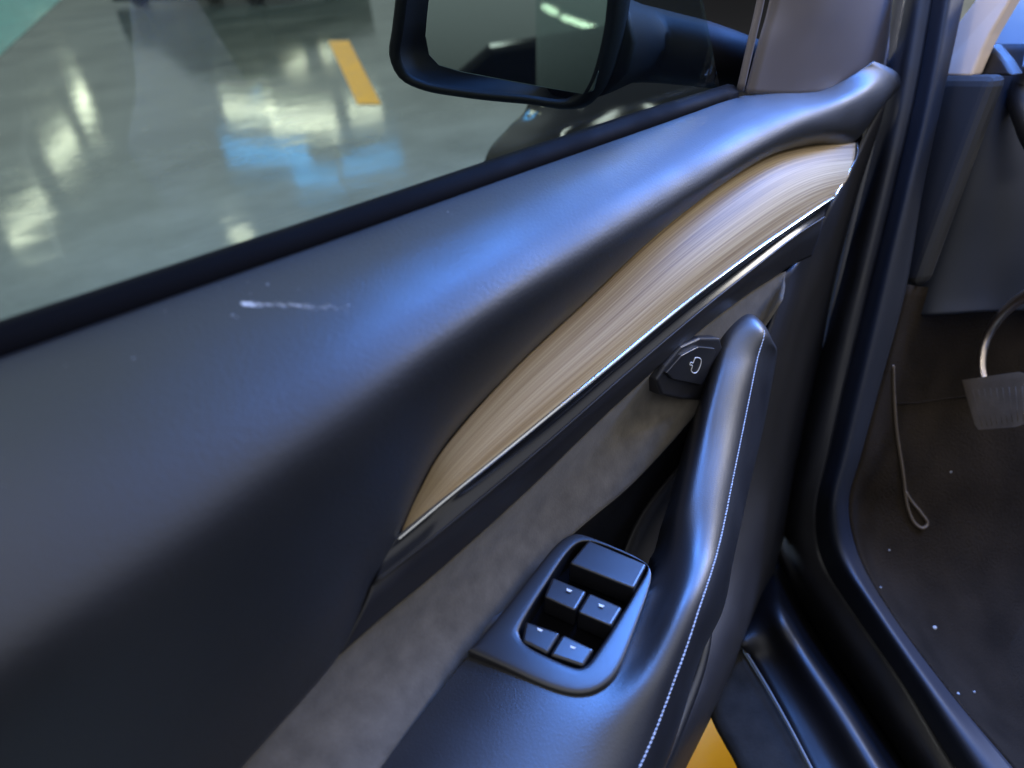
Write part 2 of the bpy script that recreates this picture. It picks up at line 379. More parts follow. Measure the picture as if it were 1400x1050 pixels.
strip('metal_strip', [(x, y+2) for x, y in WB], [w+d for w, d in zip(wb, (.0015,.0015,.0015,.0015,.0018,.002,.0025,.003,.004,.005))], .0032, .0022, M_CHROME)
WE = [at(1141,269,.078), at(1160,236,.066), at(1172,212,.052), at(1172,195,.038)]
tube('wood_end_edge', WE, .0011, M_CHROME, door, seg=8, n=20)

# dark trim band under the strip: gloss upper part, matt lower part with a proud ridge between
GRV = [(510,800),(565,757),(620,713),(745,609),(850,517),(955,428),(1035,364),(1085,325),(1110,308),(1128,297)]
BB  = [(465,895),(530,838),(600,780),(720,672),(840,556),(950,458),(1020,404),(1060,378),(1085,362),(1110,350)]
wg = [.078,.081,.083,.085,.086,.087,.086,.084,.081,.078]
wbb = [.082,.081,.079,.077,.076,.075,.073,.071,.070,.068]
T0 = [at(x, y+3, w-.003) for (x, y), w in zip(WB, wb)]
T1 = [at(x, y, w) for (x, y), w in zip(GRV, wg)]
T0 = [at(540,738,.068)]+T0[1:]
gridmesh('trim_band', surf([T0, [(a+b)/2-N*.003 for a, b in zip(T0, T1)], T1], 90, 10), M_GLOSS, door, .003)
T2 = [at(x, y, w) for (x, y), w in zip(BB, wbb)]
Ta = [p - N*.002 - Z*.001 for p in T1]
gridmesh('trim_rail', surf([Ta, [a*.7+b*.3 + N*.002 for a, b in zip(Ta, T2)], T2], 90, 14), M_PLASTIC, door, .004)
tube('trim_ridge', [p - N*.0005 for p in T1], .0011, M_PLASTIC, door, seg=8, n=80)

# suede insert -------------------------------------------------------
SU = [(-20,1480),(150,1265),(325,1055),(465,893),(600,779),(720,671),(840,555),(950,457),(1020,403),(1060,377),(1075,371)]
SL = [(260,1400),(400,1215),(520,1050),(640,897),(700,828),(752,760),(800,716),(868,658),(955,562),(1025,470),(1066,408)]
wsu = [.088,.086,.083,.079,.076,.074,.073,.072,.070,.068,.067]
U0 = [at(x, y, w) for (x, y), w in zip(SU, wsu)]
vL = [-.295,-.295,-.295,-.305,-.306,-.305,-.303,-.30,-.28,-.245,-.205]
U2 = [lv(x, y, v) for (x, y), v in zip(SL, vL)]
U1 = [(a+b)/2 - N*.012 for a, b in zip(U0, U2)]
for k in (8, 9, 10): U1[k] = (U0[k]+U2[k])/2
gridmesh('suede_insert', surf([U0, U1, U2], 90, 24, 1), M_SUEDE, door, .004)

PT = math.radians(7); PN = Z*math.cos(PT) + N*math.sin(PT); PP = lv(760, 860, -.290)
def pl(x, y, h=0):     # on the gently inboard-sloping plane of the armrest top
    q = ray(x, y); return O + np.dot(PP + PN*h - O, PN)/np.dot(q, PN)*q
# armrest and pull handle: one smooth leather skin, parted where the grip leaves the armrest
ST = [  # j0 .. j6 : pixel + height below the belt
 [(330,1300,'p',-.008),(480,1300,'p',-.003),(640,1300,'p',-.005),(705,1300,'p',-.010),(757,1265,'p',-.026),(800,1265,-.37),(800,1265,-.48)],
 [(520,1050,'p',-.008),(660,1050,'p',-.003),(775,1050,'p',-.004),(830,1050,'p',-.009),(874,1050,'p',-.024),(905,1050,-.355),(905,1050,-.45)],
 [(640,897,'p',-.007),(740,925,'p',-.003),(848,935,'p',-.004),(892,925,'p',.001),(929,912,'p',-.010),(950,910,-.340),(955,905,-.43)],
 [(700,828,'p',-.004),(790,850,'p',-.004),(884,842,'p',-.014),(925,828,'p',.010),(960,822,'p',.003),(982,825,-.330),(990,830,-.41)],
 [(872,778,-.36),(890,771,-.33),(916,760,-.300),(946,752,-.288),(984,742,-.296),(1005,745,-.326),(1005,750,-.38)],
 [(906,712,-.330),(919,698,-.300),(933,686,-.279),(962,676,-.276),(1001,660,-.286),(1023,660,-.322),(1025,665,-.37)],
 [(930,628,-.315),(940,614,-.282),(952,600,-.259),(985,584,-.257),(1019,572,-.267),(1040,574,-.302),(1045,580,-.35)],
 [(955,545,-.285),(963,527,-.255),(974,510,-.232),(1006,496,-.230),(1035,493,-.239),(1055,496,-.272),(1060,500,-.32)],
 [(985,470,-.245),(985,460,-.219),(996,441,-.211),(1022,433,-.209),(1045,450,-.218),(1058,470,-.245),(1062,476,-.28)],
 [(988,456,-.27),(994,447,-.25),(1001,435,-.236),(1022,427,-.233),(1043,441,-.240),(1048,458,-.265),(1052,466,-.29)],
]
def sp(t): return pl(t[0], t[1], t[3]) if t[2] == 'p' else lv(*t)
rows = [[sp(ST[k][j]) for k in range(len(ST))] for j in range(7)]
AG = surf(rows, 181, 40, 2)
def px(p):
    q = np.array(p) - O; c_ = q @ ray(W0/2, H0/2); return W0/2 + F*(q @ _r)/c_, H0/2 + F*(q @ _b0)/c_
def inside(x, y, poly):
    k = False; n_ = len(poly)
    for i in range(n_):
        (x1, y1), (x2, y2) = poly[i], poly[i-1]
        if (y1 > y) != (y2 > y) and x < (x2-x1)*(y-y1)/(y2-y1)+x1: k = not k
    return k
WELL = [(703,862),(745,785),(775,742),(800,728),(892,768),(893,782),(818,903),(798,920),(780,917),(712,882)]
_b0 = ray(W0/2, H0/2+F) - ray(W0/2, H0/2)
for i in range(181):         # opening for the switches
    for j in range(40):
        if inside(*px(AG[i, j]), WELL): AG[i, j] = AG[i, j] - PN*.034
cut = 92
full = gridmesh('armrest', AG, M_LEATHER, door, 0)
NV = [v.normal.copy() for v in full.data.vertices]
flipd = full.data.polygons[0].vertices[1] != 1
bpy.data.objects.remove(full)
arm = gridmesh('armrest', AG[:cut+1], M_LEATHER, door, 0)
hd = gridmesh('pull_handle', AG[cut:], M_LEATHER, door, 0)
for o, i0_ in ((arm, 0), (hd, cut)):
    ns = NV[i0_*40:i0_*40+len(o.data.vertices)]
    if o.data.vertices[60].normal.dot(ns[60]) < 0: ns = [-q for q in ns]
    o.data.normals_split_custom_set_from_vertices(ns)
top = AG[-1]; capc = top.mean(0) + D*.004
mesh('handle_cap', list(top)+[capc], [(i, i+1, len(top)) for i in range(len(top)-1)], M_LEATHER, door)
# stitches along the inboard seam
seam = crv(_stations(rows[4], 80), 240)
nn = []
V, Fc = [], []
Ls = crv(_stations(rows[4][:-1], 200), 165)
bvh_arm = BVHTree.FromPolygons([tuple(v) for v in AG.reshape(-1, 3)], [(i*40+j, i*40+j+1, (i+1)*40+j+1, (i+1)*40+j) for i in range(180) for j in range(39)])
def onto(bv, p, off=.0004):
    h = bv.find_nearest(Vector(p)); nrm = h[1]
    if nrm.dot(Vector(O) - h[0]) < 0: nrm = -nrm
    return np.array(h[0]) + np.array(nrm)*off, np.array(nrm)
for i in range(len(Ls)-1):
    a = Ls[i]*.95+Ls[i+1]*.05; b = Ls[i]*.16+Ls[i+1]*.84; a = a + N*random.gauss(0, .00018); b = b + N*random.gauss(0, .00018)
    a, na = onto(bvh_arm, a, .0002); b, nb = onto(bvh_arm, b, .0002)
    ax = (b-a)/max(np.linalg.norm(b-a), 1e-6); sd = np.cross(ax, na)
    r = .00095*random.uniform(.85, 1.15); b = b + sd*.0007; a = a - na*.0002; b = b - na*.0002
    k = len(V)
    for q, s_ in ((a, .6), ((a+b)/2, 1), (b, .6)):
        for t in range(6):
            th = t*math.pi/3; V.append(q + (na*math.sin(th)*.8+sd*math.cos(th))*r*s_)
    for h in range(2):
        for t in range(6): Fc.append((k+h*6+t, k+h*6+(t+1) % 6, k+h*6+6+(t+1) % 6, k+h*6+6+t))
    Fc.append(tuple(k+t for t in range(6))); Fc.append(tuple(k+12+t for t in range(6)))
tag(mesh('stitching', V, Fc, M_THREAD, hd), kind='stuff')
# lower door panel, with the map pocket -------------------------------
LA = [lv(x, y, v) for x, y, v in ((300,1420,-.33),(560,1100,-.33),(700,860,-.33),(800,716,-.306),(868,658,-.302),(955,562,-.282),(1010,490,-.252))]
LA2 = [at(x, y, w) for x, y, w in ((1085,362,.052),(1110,350,.05),(1128,297,.046),(1140,272,.05),(1172,217,.042),(1195,170,.036),(1212,136,.032))]
# right-hand field of the panel (grip to front edge)
E0 = [at(1072,376,.069), at(1090,360,.050), at(1128,298,.054), at(1142,270,.053), at(1172,214,.041), at(1190,175,.036), at(1213,136,.033)]
E1 = [at(1062,425,.071), at(1088,405,.048), at(1120,340,.050), at(1140,300,.050), at(1168,240,.042), at(1188,200,.036), at(1207,160,.030)]
E2 = [at(1012,540,.076), at(1050,520,.055), at(1095,450,.053), at(1118,410,.052), at(1140,360,.046), at(1150,330,.038), at(1166,290,.020)]
E3 = [at(870,720,.060), at(985,700,.075), at(1050,640,.080), at(1075,610,.078), at(1090,580,.068), at(1100,555,.058), at(1118,520,.040)]
E4 = [at(840,830,.085), at(960,800,.105), at(1020,765,.115), at(1042,750,.112), at(1055,742,.105), at(1063,735,.095), at(1078,715,.075)]
E5 = [at(850,960,.12), at(930,930,.15), at(975,905,.160), at(995,893,.158), at(1005,890,.150), at(1011,887,.14), at(1026,868,.12)]
E6 = [at(780,1130,.15), at(850,1090,.175), at(895,1068,.19), at(915,1058,.188), at(926,1052,.18), at(934,1046,.17), at(948,1030,.15)]
E7 = [at(690,1300,.15), at(760,1260,.18), at(810,1235,.19), at(830,1225,.188), at(845,1215,.18), at(852,1210,.17), at(865,1195,.15)]
low = gridmesh('lower_panel', surf([E0, E1, E2, E3, E4, E5, E6, E7], 50, 90, 2), mat('lower_panel_plastic', (.030, .029, .032), .5, .5, bump=('grain', 800, .2, .0004), var=(12, .1)), door, .004)
# recess behind the grip
gridmesh('grip_recess', surf([LA[3:], [p - N*.030 - Z*.05 for p in LA[3:]], [p - N*.01 - Z*.22 for p in LA[3:]]], 40, 20), M_PLASTIC, door, .004)
tube('pocket_lip', [at(970,832,.165), at(966,870,.180), at(955,915,.190), at(932,975,.200), at(902,1045,.212), at(860,1120,.22), at(800,1230,.22)], [.004,.006,.0075,.008,.008,.008,.008], M_LEATHER, low, n=50)

# switch pack ------------------------------------------------------
OUT = [(638,890),(668,858),(700,818),(741,766),(760,742),(782,727),(800,731),(850,752),(888,770),(893,790),(880,830),(866,868),(852,908),(838,931),(820,944),(800,950),(778,949),(750,941),(715,925),(680,908)]
INN = [(711,862),(716,848),(735,818),(754,788),(768,766),(782,748),(800,735.5),(845,753.5),(884,770.5),(887.5,777),(873,800),(852,834),(832,866),(813,893),(806,905),(797,912),(788,913),(765,904),(735,890),(714,878)]
ob = [pl(x, y) for x, y in OUT]; ib = [pl(x, y) for x, y in INN]
n = len(OUT)
rim = [a*.95+b*.05 + PN*.0010 for a, b in zip(ob, ib)]; rim2 = [a*.06+b*.94 + PN*.0010 for a, b in zip(ob, ib)]
lo = [p - PN*.030 for p in ob]; li = [p - PN*.024 for p in ib]
Gb = np.array([lo, ob, rim, rim2, ib, li]); Gb = np.concatenate([Gb, Gb[:, :1]], 1)
bez = gridmesh('switch_bezel', Gb, M_SWITCH, door, 0)
md = bez.modifiers.new('sub', 'SUBSURF'); md.levels = 2; md.render_levels = 2
slab('switch_well', [p - PN*.020 for p in ib], -PN*.004, M_RUBBER, door, 0)
def switch(quad, h0, h1, drop):
    """quad: back-left, back-right, front-right, front-left pixels; h0 / h1 heights of the two edges"""
    t = [pl(*quad[0], h0), pl(*quad[1], h0), pl(*quad[2], h1), pl(*quad[3], h1)]
    c = sum(t)/4; t = [p+(c-p)*.025 for p in t]
    return slab('window_switch', t, -PN*drop, M_SWITCH, door, .0022)
def icon(sw, x, y, h):
    p = pl(x, y, h); d1 = (pl(x+4, y+1.6, h)-p); d2 = (pl(x-1, y+2, h)-p)
    slab('icon', [p-d1-d2*.7, p+d1-d2*.7, p+d1*.6+d2*.7, p-d1*.6+d2*.7], -PN*.0004, M_WHITE, sw, 0)
switch([(804,737),(886,771),(868,805),(777,769)], .0030, .0080, .026)
s_ = switch([(755,788),(803,808),(787,835),(743,815)], .0015, .0060, .024); icon(s_, 778, 807, .0052)
s_ = switch([(805,809),(852,830),(836,856),(789,836)], .0015, .0060, .024); icon(s_, 822, 828, .0052)
s_ = switch([(718,848),(767,865),(749,894),(713,876)], .0010, .0012, .020); icon(s_, 738, 861, .0016)
s_ = switch([(769,866),(813,887),(798,911),(751,895)], .0010, .0012, .020); icon(s_, 783, 885, .0016)

# door release button ------------------------------------------------
hb = [at(x, y, .080) for x, y in ((897,520),(910,500),(932,474),(958,462),(985,462),(990,480),(972,535),(962,548),(932,547),(905,541))]
rb = slab('release_housing', hb, -N*.03, M_PLASTIC, door, .003)
fb = [at(x, y, .0835) for x, y in ((911,510),(932,486),(955,474),(977,476),(979,482),(963,522),(958,527),(920,519))]
btn = slab('release_button', fb, -N*.008, M_SWITCH, door, .0012)
ic = [(951,489),(956,489.5),(958.5,493),(957,501),(952.5,509),(947,509.5),(945,506),(946.5,500),(943,498.5),(944.5,495.5),(947.5,496),(950,490)]
ip = [at(x, y, .0838) for x, y in ic]
tube('icon', ip+[ip[0]], .00062, M_WHITE, btn, seg=6, n=60, up=N)

slab('door_core', [B + D*u_ + N*.012 + Z*v_ for u_, v_ in ((-.74,-.12),(.19,-.12),(.15,-.30),(.05,-.60),(-.74,-.60))], -N*.02, M_RUBBER, door, 0)
# outer skin and inner core so that the door has its real thickness --------
ko = [p - N*.030 for p in _stations(bs, 30)]
sk = [[p - N*(.012 + .05*math.sin(t*2.6)) - Z*(.01+.62*t) for p in ko] for t in np.linspace(0, 1, 14)]
gridmesh('outer_skin', np.array(sk).transpose(1, 0, 2), M_PAINT, door, .003)

# scuff and specks on the ledge -----------------------------------------
GU = UG.reshape(-1, 3); mU = UG.shape[1]
bvh_up = BVHTree.FromPolygons([tuple(v) for v in GU], [(i*mU+j, i*mU+j+1, (i+1)*mU+j+1, (i+1)*mU+j) for i in range(UG.shape[0]-1) for j in range(mU-1)])
V, Fc = [], []
def flake(x, y, r, asp=1.0, ang=0.0):
    h = bvh_up.ray_cast(Vector(O), Vector(ray(x, y)))
    if h[0] is None: return
    p = np.array(h[0]); nr = np.array(h[1]); nr = nr if np.dot(nr, O-p) > 0 else -nr
    a = D - nr*np.dot(D, nr); a /= np.linalg.norm(a); b = np.cross(nr, a)
    a, b = a*math.cos(ang)+b*math.sin(ang), b*math.cos(ang)-a*math.sin(ang)
    k = len(V); m_ = 7
    for t in range(m_):
        th = 2*math.pi*t/m_; rr = r*(.6+.6*random.random()); V.append(p + nr*.0002 + (a*math.cos(th)*asp+b*math.sin(th))*rr)
    V.append(p+nr*(.0003+r*.2)); Fc.extend((k+t, k+(t+1) % m_, k+m_) for t in range(m_))
def upt(x, y): return np.array(bvh_up.ray_cast(Vector(O), Vector(ray(x, y)))[0])
sd_ = upt(480, 423) - upt(335, 416); SA = math.atan2(np.dot(sd_, np.cross(Z, D)), np.dot(sd_, D))
for i in range(24):
    t = i/23; flake(331+16*t+random.uniform(-3, 3), 415+3*t+random.uniform(-2, 2), random.uniform(.0003, .0007), 2.2, SA)
for i in range(95):
    t = random.random()**1.5; flake(338+140*t, 415.5+7*t+random.gauss(0, 1.3+1.6*t), random.uniform(.00008, .00024)*(1.1-.6*t), random.uniform(6, 16), SA)
for x, y, r in ((318,431,.0006),(324,434,.0004),(366,389,.0007),(408,396,.0004),(338,386,.0003),(342,402,.0003),(476,418,.0006),(182,490,.0005),(612,290,.0006),(618,293,.0003),(226,425,.0003),(300,394,.0003),(90,500,.0003),(268,563,.0002)): flake(x, y, r)
for i in range(90): flake(random.uniform(0, 800), random.uniform(250, 700), random.uniform(.00008, .00016))
tag(mesh('dust_specks', V, Fc, M_DUST, upper), 'whitish scratch and dust specks on the ledge', kind='stuff')

# door mirror -------------------------------------------------------------
YM = -.13
hp = [(552,-60),(540,40),(536,75),(548,103),(575,118),(640,130),(720,138),(790,143),(812,120),(832,60),(850,-60)]
NM = np.array([math.sin(math.radians(203))*math.cos(math.radians(7)), math.cos(math.radians(203))*math.cos(math.radians(7)), math.sin(math.radians(7))])
MC = at(690, 60, YM)
def mp(x, y, off=0):    # on the plane of the mirror glass
    q = ray(x, y); return O + np.dot(MC - O + NM*off, NM)/np.dot(q, NM)*q
hc = [mp(x, y) for x, y in hp]
cc = sum(hc)/len(hc)
back = N*-.10 + D*.02
MH = np.array([[cc+(p-cc)*.90+NM*.001 for p in hc], [cc+(p-cc)*.97+NM*.004 for p in hc], hc, [cc+(p-cc)*1.03-NM*.012 for p in hc], [cc+(p-cc)*1.0-NM*.05 for p in hc], [cc+(p-cc)*.75-NM*.09 for p in hc], [cc+(p-cc)*.2-NM*.105 for p in hc]])
MH = np.array([crv(r, 60) for r in MH])
mh = gridmesh('mirror_housing', MH, M_MATT, door, .003, flip=False)
gp = [(592,-60),(583,25),(581,50),(586,75),(600,90),(630,99),(720,116),(800,130),(812,123),(818,100),(828,40),(836,-60)]
gl_ = [mp(x, y, .006) for x, y in gp]
slab('mirror_glass', gl_, -NM*.004, M_MIRROR, mh, .001)
tube('mirror_arm', [mp(790,60,-.05), at(880,62,YM-.01), at(960,75,-.09), at(1050,95,-.075)], [.055,.045,.035,.03], M_MATT, mh, n=20)

def mrefl(x, y, z=2.8):
    d_ = ray(x, y); p_ = mp(x, y, .006); r_ = d_ - 2*np.dot(d_, NM)*NM
    return p_ + (z-p_[2])/r_[2]*r_ if r_[2] > .02 else p_ + 12*r_
print('mirror ray', mrefl(790, 25), mrefl(600, 80), mrefl(700, 60))
tube_light(mrefl(770, 24), mrefl(832, 46), M_TUBE, 'long white ceiling tube shown in the door mirror', G1, .13)
tube_light(mrefl(745, 10), mrefl(759, 17), M_TUBE, 'short white ceiling tube shown in the door mirror', G1, .13)

# ------------------------------------------------------------------ THE CAR BODY
cb = M*.55 + FWD*.9; cb[2] = 0
car = empty('car', cb, 'black car body with rubber seal, painted sill, footwell and front wing', 'car')
Q = .53
c0 = [(1250,-60),(1238,0),(1212,130),(1180,260),(1148,390),(1115,510),(1085,620),(1064,715),(1072,785),(1118,868),(1180,960),(1240,1050),(1320,1170)]
cA = [(1268,-60),(1255,0),(1232,130),(1205,260),(1172,390),(1140,510),(1112,620),(1092,705),(1102,775),(1146,850),(1210,945),(1275,1045),(1360,1170)]
cB = [(1285,-60),(1275,0),(1252,130),(1222,260),(1190,390),(1160,510),(1134,620),(1116,695),(1124,765),(1166,835),(1232,930),(1303,1045),(1390,1170)]
cC = [(1305,-60),(1295,0),(1272,130),(1242,260),(1210,390),(1182,510),(1156,620),(1140,690),(1150,757),(1195,830),(1262,930),(1338,1045),(1425,1170)]
cD = [(1330,-60),(1318,0),(1290,130),(1262,260),(1240,390),(1208,510),(1178,620),(1160,690),(1176,765),(1226,850),(1305,955),(1385,1050),(1480,1170)]
sec = [[bd(x, y, Q+o) for x, y in c] for c, o in ((c0, .012), (cA, -.012), (cB, .004), (cC, -.006), (cD, .03))]
gridmesh('door_seal', surf(sec[:3], 90, 24, 1), mat('seal_rubber', (.022, .022, .025), .45, .5, var=(25, .15)), car, .004)
gridmesh('pillar_trim', surf(sec[2:], 90, 24, 1), M_DASH, car, .004)
# hinge pillar behind the door edge, then painted sill
P0 = [bd(x, y, Q+.10) for x, y in ((1110,-60),(1110,0),(1110,130),(1095,260),(1075,390),(1050,510),(1030,620),(1000,715))]
P1 = [bd(x, y, Q+.02) for x, y in c0[:8]]
gridmesh('hinge_pillar', surf([P0, [(a+b)/2 for a, b in zip(P0, P1)], P1], 40, 10), M_DUSTP, car, .004)
K0 = [bd(x, y, Q+.012) for x, y in c0[6:]]
K1 = [bd(1060,650,Q+.012), bd(1045,750,Q+.012)] + [gz(x, y, z) for x, y, z in ((1056,825,.33),(1092,892,.325),(1145,972,.32),(1195,1052,.315),(1275,1180,.31))]
K2 = [bd(1040,660,Q), bd(1030,760,Q)] + [gz(x, y, z) for x, y, z in ((1036,832,.30),(1066,902,.29),(1112,982,.285),(1152,1055,.28),(1228,1185,.28))]
K3 = [bd(1000,700,Q), bd(1000,800,Q)] + [gz(x, y, z) for x, y, z in ((1005,862,.285),(1030,906,.28),(1075,986,.28),(1114,1058,.28),(1185,1190,.28))]
gridmesh('painted_sill', surf([K0, K1, K2, K3], 60, 30, 1), mat('sill_paint', (.004, .004, .006), .48, .45, var=(14, .2)), car, .004)
ln = [gz(x, y, .288) for x, y in ((1000,858),(1015,884),(1048,938),(1080,995),(1112,1056),(1180,1185))]
tube('sill_lip', ln, .0022, mat('dusty_lip', (.16, .165, .175), .6), car, seg=8, n=40)
r0 = [gz(x, y, .283) for x, y in ((998,860),(1013,886),(1046,940),(1078,997),(1108,1056),(1176,1185))]
r1 = [gz(x, y, .270) for x, y in ((975,880),(990,915),(1006,955),(1026,1005),(1047,1054),(1104,1185))]
r2 = [gz(x, y, .255) for x, y in ((948,900),(958,938),(973,983),(990,1016),(1010,1054),(1066,1185))]
r3 = [p - Z*.05 + M*.06 for p in r2]
gridmesh('rocker_strip', surf([r0, r1, r2, r3], 40, 16), mat('grey_rocker_plastic', (.034, .033, .032), .9, .15, bump=('noise', 200, .3, .002), var=(40, .25)), car, .004)

# dashboard end, dash trim, pale blue windscreen corner
q = Q+.06
slab('dash_end_panel', [bd(x, y, q) for x, y in ((1276,104),(1358,104),(1325,190),(1290,285),(1250,394),(1187,386),(1215,300),(1250,190))], M*.03, M_DASH2, car, .014)
k0 = [bd(x, y, Q+.10) for x, y in ((1300,60),(1290,160),(1262,260),(1240,340),(1222,400),(1218,430))]
k1 = [bd(x, y, Q+.12) for x, y in ((1368,60),(1345,160),(1318,260),(1290,340),(1275,398),(1272,430))]
k2 = [bd(x, y, Q+.22) for x, y in ((1440,60),(1430,160),(1410,260),(1390,340),(1372,400),(1365,425))]
k3 = [bd(x, y, Q+.50) for x, y in ((1560,60),(1550,160),(1530,260),(1510,340),(1490,400),(1480,425))]
gridmesh('dashboard', surf([k0, k1, k2, k3], 40, 30, 1), M_DASH, car, .006)
slab('dash_trim', [bd(x, y, Q+.07) for x, y in ((1277,104),(1288,70),(1304,38),(1330,4),(1350,-30),(1398,-30),(1372,14),(1352,48),(1340,72),(1326,105))], M*.02, M_BEIGE, car, .004)
slab('dash_vent', [bd(x, y, Q+.09) for x, y in ((1326,104),(1342,66),(1352,60),(1372,84),(1384,104))], M*.02, M_PLASTIC, car, .004)
slab('windscreen_edge', [bd(x, y, Q+.16) for x, y in ((1342,60),(1372,0),(1390,-40),(1500,-40),(1500,150),(1440,120),(1395,98),(1372,78))], M*.006, mat('pale_blue_glass_band', (.30, .48, .72), .2, coat=.5), car, .002)
tube('column_shroud', [bd(1420,95,Q+.15), bd(1398,120,Q+.15), bd(1408,170,Q+.16), bd(1440,230,Q+.2)], .018, M_PLASTIC, car, n=20)

# footwell: floor, kick panel and toe board in one carpet skin
i0 = [p + M*.004 for p in sec[4][4:]]
f1 = [bd(x, y, Q+.10) - Z*.0 for x, y in ((1262,392),(1232,520),(1206,640),(1190,705),(1205,790),(1258,880),(1335,985),(1420,1080),(1520,1200))]
f2 = [bd(x, y, Q+.30) for x, y in ((1360,400),(1335,520),(1315,640),(1310,720),(1330,800),(1380,900),(1450,1000),(1540,1100),(1640,1220))]
f3 = [bd(x, y, Q+.62) for x, y in ((1560,400),(1540,520),(1530,640),(1530,720),(1550,800),(1600,900),(1670,1000),(1760,1100),(1860,1220))]
cg = surf([i0, f1, f2, f3], 70, 50, 2)
gridmesh('footwell_carpet', cg, M_CARPET, car, .006)
bvh_c = BVHTree.FromPolygons([tuple(v) for v in cg.reshape(-1, 3)], [(i*50+j, i*50+j+1, (i+1)*50+j+1, (i+1)*50+j) for i in range(69) for j in range(49)])
def onc(x, y, off=.002):
    h = bvh_c.ray_cast(Vector(O), Vector(ray(x, y)))
    if h[0] is None: h = bvh_c.find_nearest(Vector(bd(x, y, Q+.12)))
    d_ = Vector(ray(x, y)).normalized()
    return np.array(h[0] - d_*off)
tube('carpet_seam', [onc(x, y, .001) for x, y in ((1226,552),(1260,550),(1300,544),(1345,540))], .0010, M_CARPET, car, seg=8, n=20)
tag(tube('cord', [onc(x, y, .004) for x, y in ((1221,500),(1222,535),(1226,590),(1235,650),(1240,690),(1250,715),(1262,722),(1268,716),(1258,700),(1245,684),(1238,672))], .0022, M_CORD, seg=8, n=90, loc=tuple(onc(1240, 690, .004))), 'thin beige cord with a looped end hanging against the dark footwell carpet', 'cord')
# brake pedal
pq = Q+.20
ped = [bd(x, y, pq) for x, y in ((1320,526),(1400,515),(1425,520),(1420,575),(1390,586),(1338,590))]
pd = slab('brake_pedal', ped, M*.004+FWD*.016, M_PAD, car, .004)
for t in np.linspace(.08, .92, 11):
    a = ped[0]*(1-t)+ped[2]*t; b = ped[5]*(1-t)+ped[3]*t; off = -FWD*.002
    tube('pedal_rib', [a*.9+b*.1+off, a*.1+b*.9+off], .0009, M_PAD, pd, seg=6, n=4)
tube('pedal_arm', [bd(x, y, pq+.012) for x, y in ((1346,528),(1342,500),(1346,470),(1362,440),(1390,412),(1430,390))], [.006,.0055,.006,.007,.008,.008], mat('bare_steel', (.62, .52, .44), .3, .5, 1), pd, n=40)

# front wing and wheel beyond the glass
w_ = [[far(x, y, Y) for x, y, Y in c] for c in (
 ((690,-200,1.72),(700,-60,1.69),(712,60,1.64),(722,140,1.57),(695,175,1.53),(664,215,1.49),(652,300,1.45),(650,420,1.44)),
 ((740,-200,1.58),(748,-60,1.55),(755,60,1.50),(764,140,1.42),(750,180,1.385),(735,220,1.36),(728,300,1.34),(725,420,1.34)),
 ((850,-200,1.49),(856,-60,1.46),(862,60,1.41),(866,140,1.335),(858,180,1.31),(850,220,1.295),(845,300,1.28),(840,420,1.28)),
 ((1010,-200,1.37),(1015,-60,1.34),(1020,60,1.30),(1022,140,1.24),(1020,180,1.22),(1018,220,1.21),(1010,300,1.20),(1000,420,1.20)),
 ((1190,-200,1.27),(1190,-60,1.24),(1190,60,1.19),(1185,140,1.14),(1180,180,1.13),(1176,220,1.13),(1170,300,1.13),(1160,420,1.13)))]
WG = surf(w_, 60, 60, 1)
gridmesh('front_wing', WG, M_PAINT, car, .004)
bvh_w = BVHTree.FromPolygons([tuple(v) for v in WG.reshape(-1, 3)], [(i*60+j, i*60+j+1, (i+1)*60+j+1, (i+1)*60+j) for i in range(59) for j in range(59)])
def wrefl(x, y, dist):
    d_ = Vector(ray(x, y)).normalized(); h = bvh_w.ray_cast(Vector(O), d_)
    if h[0] is None: return None
    r_ = d_ - 2*d_.dot(h[1])*h[1]; return np.array(h[0] + r_*dist)
for pa, pb, lab in (((836,152),(896,155),'in the wing right under the door mirror'), ((760,194),(780,175),'as a short slanted dash in the wing by the seal'), ((925,60),(1003,72),'in the wing beside the mirror arm')):
    ra, rb_ = wrefl(*pa, 5), wrefl(*pb, 5)
    if ra is not None and rb_ is not None and ra[2] > 1.5 and rb_[2] > 1.5:
        tube_light(ra, rb_, M_TUBEW, 'white tube lamp mirrored ' + lab, G1, .10)
    import sys; print('WING', ra, rb_, file=sys.stderr)

# ------------------------------------------------------------------ crumbs on the carpet and the distant car
def crumb(x, y, r, label):
    c = onc(x, y, r*.8); V = []; 
    bm = bmesh.new(); bmesh.ops.create_icosphere(bm, subdivisions=2, radius=r)
    for v in bm.verts: v.co *= random.uniform(.7, 1.15); v.co.z *= .7
    me = bpy.data.meshes.new('crumb'); bm.to_mesh(me); bm.free(); me.materials.append(M_DUST)
    o = bpy.data.objects.new('crumb', me); COL.objects.link(o); o.location = c
    return tag(o, label, 'crumb', 'crumbs on the footwell carpet')
crumb(1278, 858, .0030, 'largest white crumb on the dark footwell carpet')
crumb(1310, 948, .0018, 'small grey crumb on the carpet, nearer the sill of two')
crumb(1332, 946, .0016, 'small grey crumb on the carpet, farther from the sill of two')
crumb(1204, 803, .0016, 'tiny crumb by the carpet edge beside the sill bend')
crumb(1300, 645, .0016, 'tiny crumb on the carpet below the brake pedal')
crumb(1216, 752, .0014, 'tiny crumb beside the cord loop on the carpet')

